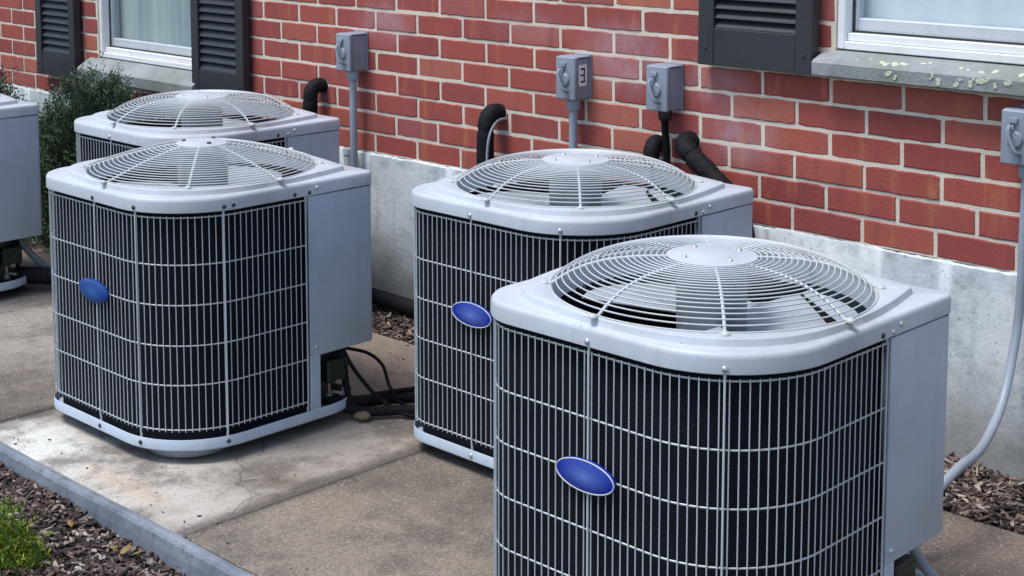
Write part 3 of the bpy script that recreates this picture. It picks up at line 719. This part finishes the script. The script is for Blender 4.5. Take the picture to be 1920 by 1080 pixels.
def make_unit(label, cx_corner, cy_corner, kind='flat', fan_rot=0.0, straps=(), badge='badge', screws=(), sp0=0.0, dark=False, valve=False, rz=0.0, bdx=0.0):
    u = thing('air_conditioner', label, 'air conditioner', (cx_corner-.31, cy_corner-.31, ZL-H-.030), rz, UG)
    Z0 = H+.030                       # lid lower edge in the thing's space
    def part(n, me, parent=u, loc=(0, 0, 0), rot=None, lab=None, kind_=None):
        o = obj(n, me, parent, (loc[0], loc[1], loc[2]+(Z0 if parent is u else 0)), rot)
        if lab: o['label'] = lab
        if kind_: o['kind'] = kind_
        return o
    lid = part('lid', UM['lid']); pan = part('base_pan', UM['base_pan'])
    part('pan_underside', UM['pan_underside'], pan); part('drain_dish', UM['drain_dish'], pan)
    for fx, fy in ((-.2, -.2), (.2, -.2), (-.2, .2), (.15, .2)): part('foot', UM['foot'], pan, (fx, fy, 0))
    part('coil', UM['coil']); part('partition', UM['partition'])
    gr = part('wire_grille', UM['wire_grille'])
    for z in (-.012, -.125, -.222, -.320, -.416, -.525): part('rail', UM[('rail', z)], gr, (0, 0, z))
    P = grillpath(.0035); PS = resample(P, 0, .002)
    sm = UM['screw_dark'] if dark else UM['screw']
    def at(q):
        # q: ('x', value) on the front part or ('y', value) on the right part or ('c',) middle of corner
        if q[0] == 'x': c_ = [p for p in PS if p[1] < -.1]; p = min(c_, key=lambda p: abs(p[0]-q[1]))
        elif q[0] == 'y': c_ = [p for p in PS if p[0] > .1]; p = min(c_, key=lambda p: abs(p[1]-q[1]))
        i = PS.index(p); a, b_ = PS[max(i-1, 0)], PS[min(i+1, len(PS)-1)]
        t = (b_[0]-a[0], b_[1]-a[1]); nrm = Vector((-t[1], t[0])).normalized()
        if nrm.dot(Vector(p)) < 0: nrm = -nrm
        return p, nrm
    for q in straps:
        p, nrm = at(q); ang = math.atan2(nrm.y, nrm.x)
        s_ = part('strap', UM['strap'], gr, (p[0], p[1], 0), (0, 0, ang))
        part('screw', sm, lid, (p[0]+nrm.x*.0040, p[1]+nrm.y*.0040, .010), (0, 0, ang))
        part('screw', sm, pan, (p[0]+nrm.x*.0028, p[1]+nrm.y*.0028, -.561), (0, 0, ang))
    for q in screws:
        p, nrm = at(q[:2]); part('screw', UM['screw_dark'], lid, (p[0]+nrm.x*.0036, p[1]+nrm.y*.0036, q[2]), (0, 0, math.atan2(nrm.y, nrm.x)))
    part('strap', UM['strap'], gr, (.304, PANEL_Y-.007, 0))
    part('screw', sm, lid, (.3102, PANEL_Y+.001, .008)); part('screw', UM['screw'], lid, (.3102, PANEL_Y+.026, .017))
    pn = part('service_panel', UM['service_panel']); part('screw', UM['screw'], pn, (.3077, PANEL_Y+.018, -.388))
    part('screw', UM['screw'], pn, (.3077, PANEL_Y+.018, -.030)) if valve else None
    part('corner_post', UM['corner_post']); part('corner_post', UM['left_post'])
    for a in range(3): part('fan_blade', UM['fan_blade'], rot=(0, 0, fan_rot+a*2*PI/3))
    part('fan_motor', UM['motor'], loc=(0, 0, .015))
    fg = part('fan_guard', UM[(kind, 'rings')])
    for i in range(8): part('spoke', UM[(kind, 'spoke')], fg, (0, 0, 0), (0, 0, sp0+i*PI/4))
    hb = part('hub_plate', UM[(kind, 'hub')])
    for i in range(4 if kind == 'flat' else 3):
        a = sp0+.5+i*2*PI/(4 if kind == 'flat' else 3); rr = .058 if kind == 'flat' else .046
        part('bolt', UM['bolt' if kind == 'flat' else 'bolt_dark'], hb, (rr*math.cos(a), rr*math.sin(a), UM[(kind, 'hubz')]-(.003 if kind == 'flat' else .002)))
    bd = part('badge', UM[badge], loc=(-.029+bdx, -.3085, -.222))
    if badge == 'badge': part('badge_rim', UM['badge_rim'], bd)
    part('compressor', UM['compressor'])
    part('terminal_cover', UM['terminal']); part('service_valve', UM['service_valve'])
    return u
R_ = math.radians
make_unit('large grey air conditioner at the front right, nearest the camera, cut off by the frame', 3.0915, -.7698, 'flat', R_(-72), (('x', -.024), ('x', .225)), 'badge', (('y', .065, .009),), R_(-49), False, False, bdx=.004)
make_unit('grey air conditioner with cone-shaped fan guard and faded blue badge on the pale pad', 1.4472, -.7286, 'cone', R_(-20), (('x', -.012), ('x', .158), ('y', -.150)), 'badge_faded', (('y', -.125, .011), ('y', .055, .009)), R_(-41), True, bdx=.010)
make_unit('middle grey air conditioner close to the wall below the box numbered 3', 2.2802, -.2299, 'flat', R_(-50), (('x', -.048), ('x', .205)), 'badge', (('y', .070, .009),), R_(-46), bdx=-.011)
make_unit('grey air conditioner in the back row, its lower half hidden behind another unit', .705, -.223, 'flat', R_(10), (('x', -.03), ('x', .21)), 'badge', (('y', .060, .009),), R_(-50))
make_unit('grey air conditioner cut off by the left edge, only its side panel showing', -.258, -.725, 'flat', R_(30), (('x', -.03), ('x', .21)), 'badge', (), R_(-50), valve=True)

# ------------------------------------------------------------------ electrical boxes
BG = 'disconnect boxes on the brick wall'
def disconnect(label, x0, z0, d=.072, w=.070, h=.118, worn=0, number=False):
    t = thing('disconnect_box', label, 'electrical box', (x0+w/2, 0, z0), 0, BG)
    g = MB(); g.box(-w/2, w/2, -d+.010, -.006, 0, h-.004, .0025); g.box(-w/2+.01, w/2+.0035, -.006, -.0012, -.004, h+.006, .001)
    obj('enclosure', g.mesh('enclosure', 'box_paint'), t)
    g = MB(); g.box(-w/2-.0015, w/2+.0015, -d-.002, -d+.0098, -.002, h+.001, .0025); g.box(-w/2-.002, w/2+.002, -d+.0102, -.004, h-.002, h+.002, .001)
    cv = obj('cover', g.mesh('cover', 'box_paint'), t)
    g = MB(); pts = smoothpath([(-.012, -d-.003, .085), (-.012, -d-.016, .080), (-.008, -d-.020, .060), (.004, -d-.020, .034), (.010, -d-.015, .026), (.010, -d-.003, .022)], 4)
    g.tube(pts, .0045, 8); g.lathe([(.019, 0), (.019, .003), (.016, .006), (0, .007)], (-.002, -d-.002, .055), 18, 'y')
    obj('handle', g.mesh('handle', 'box_paint', True), t)
    g = MB(); g.box(-.016, .004, -d-.009, -d-.002, .092, .104, .001); g.tube([(-.006, -d-.002, .088), (-.006, -d-.010, .084), (-.004, -d-.010, .078)], .0022, 6)
    obj('hasp', g.mesh('hasp', 'box_paint', True), t)
    if number:
        g = MB(); x = w/2+.0001; g.box(x, x+.0010, -.053, -.021, .037, .097)
        lb = obj('number_label', g.mesh('number_label', 'label_white'), t)
        # numeral 3 as flat print, seen from +x (text runs towards -y -> +y)
        g = MB(); xf = x+.0011; q = xf+.0005
        g.box(xf, q, -.0340, -.0285, .046, .088)
        for z in (.046, .0643, .0826): g.box(xf, q, -.0465, -.0340, z, z+.0054)
        obj('numeral', g.mesh('numeral', 'numeral_black'), lb)
    return t
disconnect('grey disconnect box on a conduit, the leftmost box on the wall', .500, .276, .076)
disconnect('grey disconnect box with a white label numbered 3', 1.475, .278, .070, number=True)
disconnect('grey disconnect box above the black corrugated conduit, below the shutter corner', 1.803, .279, .068)
disconnect('worn grey disconnect box at the right edge below the window sill', 2.826, .266, .074)

CG = 'conduits running down the wall'
def conduit(label, x, y, ztop, path, r=.0125, mat='conduit_grey', straps=()):
    t = thing('conduit', label, 'conduit', (x, y, -.49), 0, CG)
    g = MB(); P = smoothpath([(px-x, py-y, pz+.49) for px, py, pz in path], 6); g.tube(P, r, 12); obj('pipe', g.mesh('pipe', mat, True), t)
    g = MB(); z = ztop+.49
    g.lathe([(r+.001, -.034), (r+.006, -.034), (r+.0075, -.030), (r+.0075, -.006), (r+.010, -.004), (r+.010, -.0005), (.0, -.0005)], (0, 0, z), 16); obj('connector', g.mesh('connector', mat, True), t)
    for zs in straps:
        g = MB(); g.tube([(-r-.014, -y-.001, zs+.49), (-r-.002, -y-.003, zs+.49), (-r-.0015, .0, zs+.49), (-r*.7, -r*.75, zs+.49), (0, -r-.0015, zs+.49), (r*.7, -r*.75, zs+.49), (r+.0015, 0, zs+.49), (r+.002, -y-.003, zs+.49), (r+.014, -y-.001, zs+.49)], .002, 6)
        obj('clamp', g.mesh('clamp', mat, True), t)
    return t
conduit('straight grey conduit below the leftmost box', .540, -.040, .276, [(.540, -.040, .27), (.540, -.040, .10), (.540, -.042, -.2), (.54, -.06, -.40), (.54, -.12, -.46)], straps=())
conduit('grey conduit below the box numbered 3', 1.510, -.036, .278, [(1.510, -.036, .27), (1.510, -.036, .1), (1.51, -.036, -.2), (1.52, -.06, -.44), (1.55, -.12, -.47)])
conduit('long grey conduit curving from the right edge down behind the nearest unit', 2.872, -.040, .266,
        [(2.872, -.040, .26), (2.870, -.040, .10), (2.868, -.038, -.02), (2.866, -.050, -.13), (2.876, -.125, -.262), (2.90, -.266, -.324), (2.928, -.44, -.322), (2.90, -.54, -.40), (2.92, -.61, -.465), (3.01, -.645, -.468), (3.04, -.69, -.44), (3.032, -.74, -.39), (3.03, -.79, -.330)], .0105)
# stub fittings where the first conduit meets the foundation
t = thing('pipe_stub', 'short pale plastic sleeve at the foundation top beside the first conduit', 'pipe', (.50, -.03, -.10))
g = MB(); g.tube([(0, 0, 0), (0, 0, .105)], .016, 12); obj('sleeve', g.mesh('sleeve', 'cabinet_paint', True), t)
g = MB(); g.lathe([(.0185, .088), (.0185, .108), (.013, .109), (.013, .09)], n=14); obj('collar', g.mesh('collar', 'cabinet_paint', True), t)

# corrugated whip below the third box
t = thing('corrugated_conduit', 'black corrugated conduit hanging from the box below the shutter corner', 'conduit', (1.84, -.034, .279))
g = MB(); P = smoothpath([(0, 0, 0), (.002, -.002, -.05), (.012, -.006, -.11), (.022, -.02, -.17), (.03, -.05, -.25), (.03, -.1, -.4), (.03, -.16, -.7)], 26)
g.tube(P, [.0105+.0019*(1 if k % 2 else -1) for k in range(len(P))], 10); obj('hose', g.mesh('hose', 'black_plastic', True), t)
g = MB(); g.lathe([(.011, -.034), (.016, -.030), (.019, -.022), (.019, -.004), (.022, -.002), (.022, 0), (0, 0)], n=14); obj('connector', g.mesh('connector', 'black_plastic', True), t)

# insulated refrigerant lines
IG = 'black insulated pipes coming out of the wall'
def lineset(label, path, r, extra=None, collar=True):
    x, y, z = path[0]
    t = thing('insulated_pipe', label, 'pipe', (x, y, z), 0, IG)
    P = smoothpath([(a-x, b_-y, c-z) for a, b_, c in path], 8); g = MB()
    rr = random.Random(len(label)); g.tube(P, [r*(1+rr.uniform(-.035, .035)-(.10 if k % 9 == 4 else 0)) for k in range(len(P))], 14); obj('insulation', g.mesh('insulation', 'black_foam', True), t)
    if collar:
        g = MB(); g.lathe([(r*1.25, -.004), (r*1.22, .006), (r*1.02, .010), (r*.98, .006)], (0, 0, 0), 14, 'y'); obj('sealant', g.mesh('sealant', 'mortar', True), t)
    if extra:
        g = MB(); P = smoothpath([(a-x, b_-y, c-z) for a, b_, c in extra], 8); g.tube(P, .0038, 8); obj('liquid_line', g.mesh('liquid_line', 'conduit_grey', True), t)
    return t
lineset('black insulated pipe elbow leaving the brick behind the back-row unit', [(.335, .01, .200), (.334, -.030, .202), (.332, -.050, .185), (.332, -.055, .14), (.332, -.06, .0), (.332, -.09, -.30), (.30, -.16, -.46)], .025)
lineset('black insulated pipe with thin pale line, left of the box numbered 3', [(1.180, .01, .196), (1.180, -.030, .200), (1.182, -.056, .182), (1.184, -.066, .13), (1.186, -.072, .0), (1.19, -.10, -.25), (1.22, -.15, -.46)], .026,
        [(1.205, .01, .180), (1.207, -.030, .180), (1.209, -.062, .160), (1.210, -.082, .11), (1.212, -.092, .0), (1.214, -.12, -.25), (1.24, -.16, -.46)])
lineset('short black insulated pipe half hidden by the corrugated conduit', [(1.795, .01, .176), (1.797, -.022, .178), (1.800, -.040, .160), (1.803, -.045, .12), (1.808, -.05, .0), (1.82, -.1, -.3), (1.85, -.15, -.46)], .023)
lineset('thick black insulated pipe slanting down to the right beside the corrugated conduit', [(1.905, .01, .195), (1.910, -.028, .198), (1.925, -.052, .188), (1.965, -.060, .160), (2.04, -.066, .112), (2.12, -.075, .04), (2.17, -.10, -.15), (2.18, -.13, -.46)], .027)

# lines lying on the ground
def ground_line(label, path, r, mat='black_foam', n=7):
    x, y, z = path[0]; t = MB(); P = smoothpath([(a-x, b_-y, c-z) for a, b_, c in path], n); t.tube(P, r, 10)
    o = obj('ground_pipe', t.mesh('ground_pipe', mat, True), loc=(x, y, z)); return tag(o, label, 'pipe', 'pipes and cables lying on the concrete')
ground_line('thick black pipe on the concrete running from the pale pad unit to the middle unit', [(1.40, -.86, -.435), (1.43, -.78, -.450), (1.44, -.68, -.462), (1.52, -.58, -.464), (1.66, -.48, -.464), (1.80, -.40, -.464)], .017)
ground_line('lower black pipe sagging across the concrete in front of the middle unit', [(1.41, -.83, -.450), (1.46, -.78, -.468), (1.54, -.68, -.470), (1.66, -.60, -.470), (1.80, -.52, -.470)], .013)
ground_line('thin black cable arching out below the pale pad unit panel', [(1.42, -.845, -.29), (1.425, -.80, -.305), (1.43, -.74, -.33), (1.44, -.70, -.37), (1.46, -.69, -.43), (1.50, -.66, -.477), (1.62, -.55, -.480), (1.74, -.48, -.480)], .0045)
ground_line('black cable dropping straight from the pale pad unit panel', [(1.42, -.83, -.285), (1.422, -.815, -.36), (1.425, -.80, -.44), (1.43, -.76, -.475)], .0085)
ground_line('dark brown pipe lying on the mulch along the foundation', [(.40, -.09, -.452), (.70, -.085, -.450), (.95, -.09, -.452), (1.25, -.11, -.46), (1.5, -.12, -.47)], .026)
ground_line('thick black pipe on the ground between the left edge unit and the pale pad unit', [(-.34, -.80, -.43), (-.28, -.72, -.440), (-.18, -.60, -.448), (.0, -.47, -.450), (.30, -.38, -.450), (.6, -.33, -.45)], .030)
ground_line('grey flexible conduit dropping below the panel of the left edge unit', [(-.36, -.80, -.25), (-.35, -.77, -.32), (-.335, -.72, -.39), (-.31, -.66, -.455), (-.2, -.58, -.475)], .0115, 'conduit_grey')
ground_line('brown cable looping in front of the two ground pipes', [(1.415, -.82, -.29), (1.43, -.79, -.36), (1.47, -.74, -.44), (1.54, -.70, -.479), (1.64, -.62, -.481), (1.76, -.56, -.481)], .0055)
ground_line('thin black cable lying along the upper ground pipe', [(1.43, -.72, -.444), (1.50, -.58, -.442), (1.62, -.46, -.442), (1.80, -.36, -.445)], .006)
# stone beside the pale-pad unit
def stone(x, y, z, sx, sy, sz, seed):
    rr = random.Random(seed); g = MB(); rows = []
    for i in range(7):
        ph = -PI/2+PI*i/6; rows.append([(sx*math.cos(ph)*math.cos(2*PI*k/12)*(1+rr.uniform(-.1, .1)), sy*math.cos(ph)*math.sin(2*PI*k/12)*(1+rr.uniform(-.1, .1)), sz*math.sin(ph)*(1+rr.uniform(-.08, .08))) for k in range(12)])
    g.grid(rows, close_u=True); return g
o = obj('stone', stone(0, 0, 0, .024, .022, .013, 4).mesh('stone', 'tan_stone', True), loc=(1.462, -.79, GZ+.011)); tag(o, 'small tan stone on the concrete by the open corner of the pale pad unit', 'stone')

# ------------------------------------------------------------------ plants
def sprig_bush(name, label, loc, rx, ry, h, n, leaf, lmat, group=None, up=.4, spread=1.0, blade=False, stems=14, seed=1):
    rr = random.Random(seed); t = thing(name, label, 'shrub', loc, 0, group); g = MB(); st = MB()
    tips = []
    for i in range(stems):
        a = rr.uniform(0, 2*PI); d = math.sqrt(rr.random())*.85; e = Vector((rx*d*math.cos(a), ry*d*math.sin(a), h*(1-.55*d*d)*rr.uniform(.75, 1.05)))
        m_ = e*.5+Vector((0, 0, h*.08)); P = smoothpath([(0, 0, -.02), m_, e], 4); st.tube(P, [.006*(1-.1*k) for k in range(len(P))] if len(P) <= 9 else .003, 5); tips.append((m_, e))
    for i in range(n):
        if rr.random() < .45:
            m_, e = rr.choice(tips); c = m_.lerp(e, rr.uniform(.0, 1.1))+Vector((rr.gauss(0, .05*rx/.3), rr.gauss(0, .05*ry/.3), rr.gauss(0, .04)))
        else:
            a = rr.uniform(0, 2*PI); q = rr.random()**.45; zz_ = rr.random()**.8
            k = math.sqrt(max(0, 1-(zz_*.95)**2.2)); c = Vector((rx*q*k*math.cos(a), ry*q*k*math.sin(a), h*zz_*(1+.12*math.sin(a*5))))
        if c.z < .0: continue
        d = Vector((c.x/rx, c.y/ry, up+c.z/h*.6))+Vector((rr.gauss(0, .5), rr.gauss(0, .5), rr.gauss(0, .4))); d.normalize()
        sl_ = leaf*rr.uniform(.7, 1.5)*(3.4 if not blade else 1.6)
        side = d.cross(Vector((rr.gauss(0, 1), rr.gauss(0, 1), rr.gauss(0, 1)))).normalized(); nn = d.cross(side)
        m = 7 if not blade else 4
        for k in range(m):
            b0 = c+d*sl_*(k/m); sg = 1 if k % 2 else -1
            dd = (d*.8+side*sg*.55+nn*rr.uniform(-.4, .4)).normalized(); w = dd.cross(nn).normalized()*leaf*(.16 if not blade else .30)
            l_ = leaf*rr.uniform(.7, 1.2); p = len(g.v)
            g.v += [(b0-w*.4)[:], (b0+dd*l_*.5-w)[:], (b0+dd*l_)[:], (b0+dd*l_*.5+w)[:], (b0+w*.4)[:]]
            g.f.append((p, p+1, p+2, p+3, p+4))
    obj('foliage', g.mesh('foliage', lmat), t); obj('stems', st.mesh('stems', 'twig', True), t)
    return t
SG = 'dark green shrubs against the foundation'
sprig_bush('juniper_shrub', 'dark green needle shrub between the left edge unit and the back-row unit', (-.30, -.34, -.50), .27, .26, .46, 7000, .017, 'juniper_leaf', SG, up=.7, seed=2)
sprig_bush('juniper_shrub', 'dark green needle shrub under the left window sill', (-.70, -.26, -.50), .30, .24, .57, 7500, .018, 'juniper_leaf', SG, up=.9, seed=3)
sprig_bush('juniper_shrub', 'dark green needle shrub rising behind the left edge unit below the far shutter', (-1.62, -.30, -.50), .26, .26, .56, 5000, .019, 'juniper_leaf', SG, up=.9, seed=5)
sprig_bush('juniper_shrub', 'low dark green needle shrub in front of the pale foundation behind the left edge unit', (-1.12, -.30, -.50), .30, .26, .40, 6000, .018, 'juniper_leaf', SG, up=.7, seed=6)
sprig_bush('green_shrub', 'bright yellow-green low shrub in the mulch at the bottom left corner', (1.470, -1.785, -.556), .10, .085, .050, 2600, .0105, 'bright_leaf', None, up=.9, blade=True, stems=10, seed=9)
# fallen leaves
for i, (x, y, lb) in enumerate(((1.625, -1.585, 'yellow fallen leaf on the mulch, closest to the kerb end'), (1.60, -1.60, 'yellow-brown fallen leaf on the mulch beside the kerb'), (1.66, -1.575, 'small ochre fallen leaf on the mulch near the frame bottom'), (1.42, -1.60, 'brown fallen leaf on the mulch, left of the yellow ones'))):
    rr = random.Random(i+40); g = MB(); n = 12; l_ = rr.uniform(.014, .02)
    g.grid([[(l_*(k/n*2-1), s_*l_*.45*math.sin(PI*k/n)**.8*(1+.2*math.sin(k*2.2)), .003+.004*math.sin(PI*k/n)*(1-abs(s_))+.002*abs(s_)) for k in range(n+1)] for s_ in (-1, -.5, 0, .5, 1)])
    o = obj('fallen_leaf', g.mesh('fallen_leaf', 'dead_leaf', True), loc=(x, y, -.530), rot=(rr.uniform(-.3, .3), rr.uniform(-.3, .3), rr.uniform(0, 6))); tag(o, lb, 'leaf', 'fallen leaves on the mulch')
# bits of leaf and bark blown onto the concrete
g = MB(); rr = random.Random(77)
for i in range(90):
    if rr.random() < .6: x, y = rr.uniform(.3, 2.6), -1.508+abs(rr.gauss(0, .05))
    elif rr.random() < .5: x, y = rr.uniform(.3, 3.5), -.26-abs(rr.gauss(0, .10))
    else: x, y = rr.uniform(.2, 3.4), rr.uniform(-1.5, -.3)
    l = rr.uniform(.0015, .005); w = l*rr.uniform(.25, .6); a = rr.uniform(0, 6.28); t = .0012; k = len(g.v)
    ca, sa = math.cos(a), math.sin(a)
    for z in (GZ-.0035, GZ+t-.002):
        for px, py in ((-l, 0), (0, -w), (l, 0), (0, w)): g.v.append((x+px*ca-py*sa, y+px*sa+py*ca, z))
    g.f.append((k+4, k+5, k+6, k+7))
    for j in range(4): g.f.append((k+j, k+(j+1) % 4, k+4+(j+1) % 4, k+4+j))
o = obj('leaf_litter', g.mesh('leaf_litter', 'bark_chip'), kind='stuff'); tag(o, 'crumbs of bark and leaf scattered on the concrete pads', 'litter')
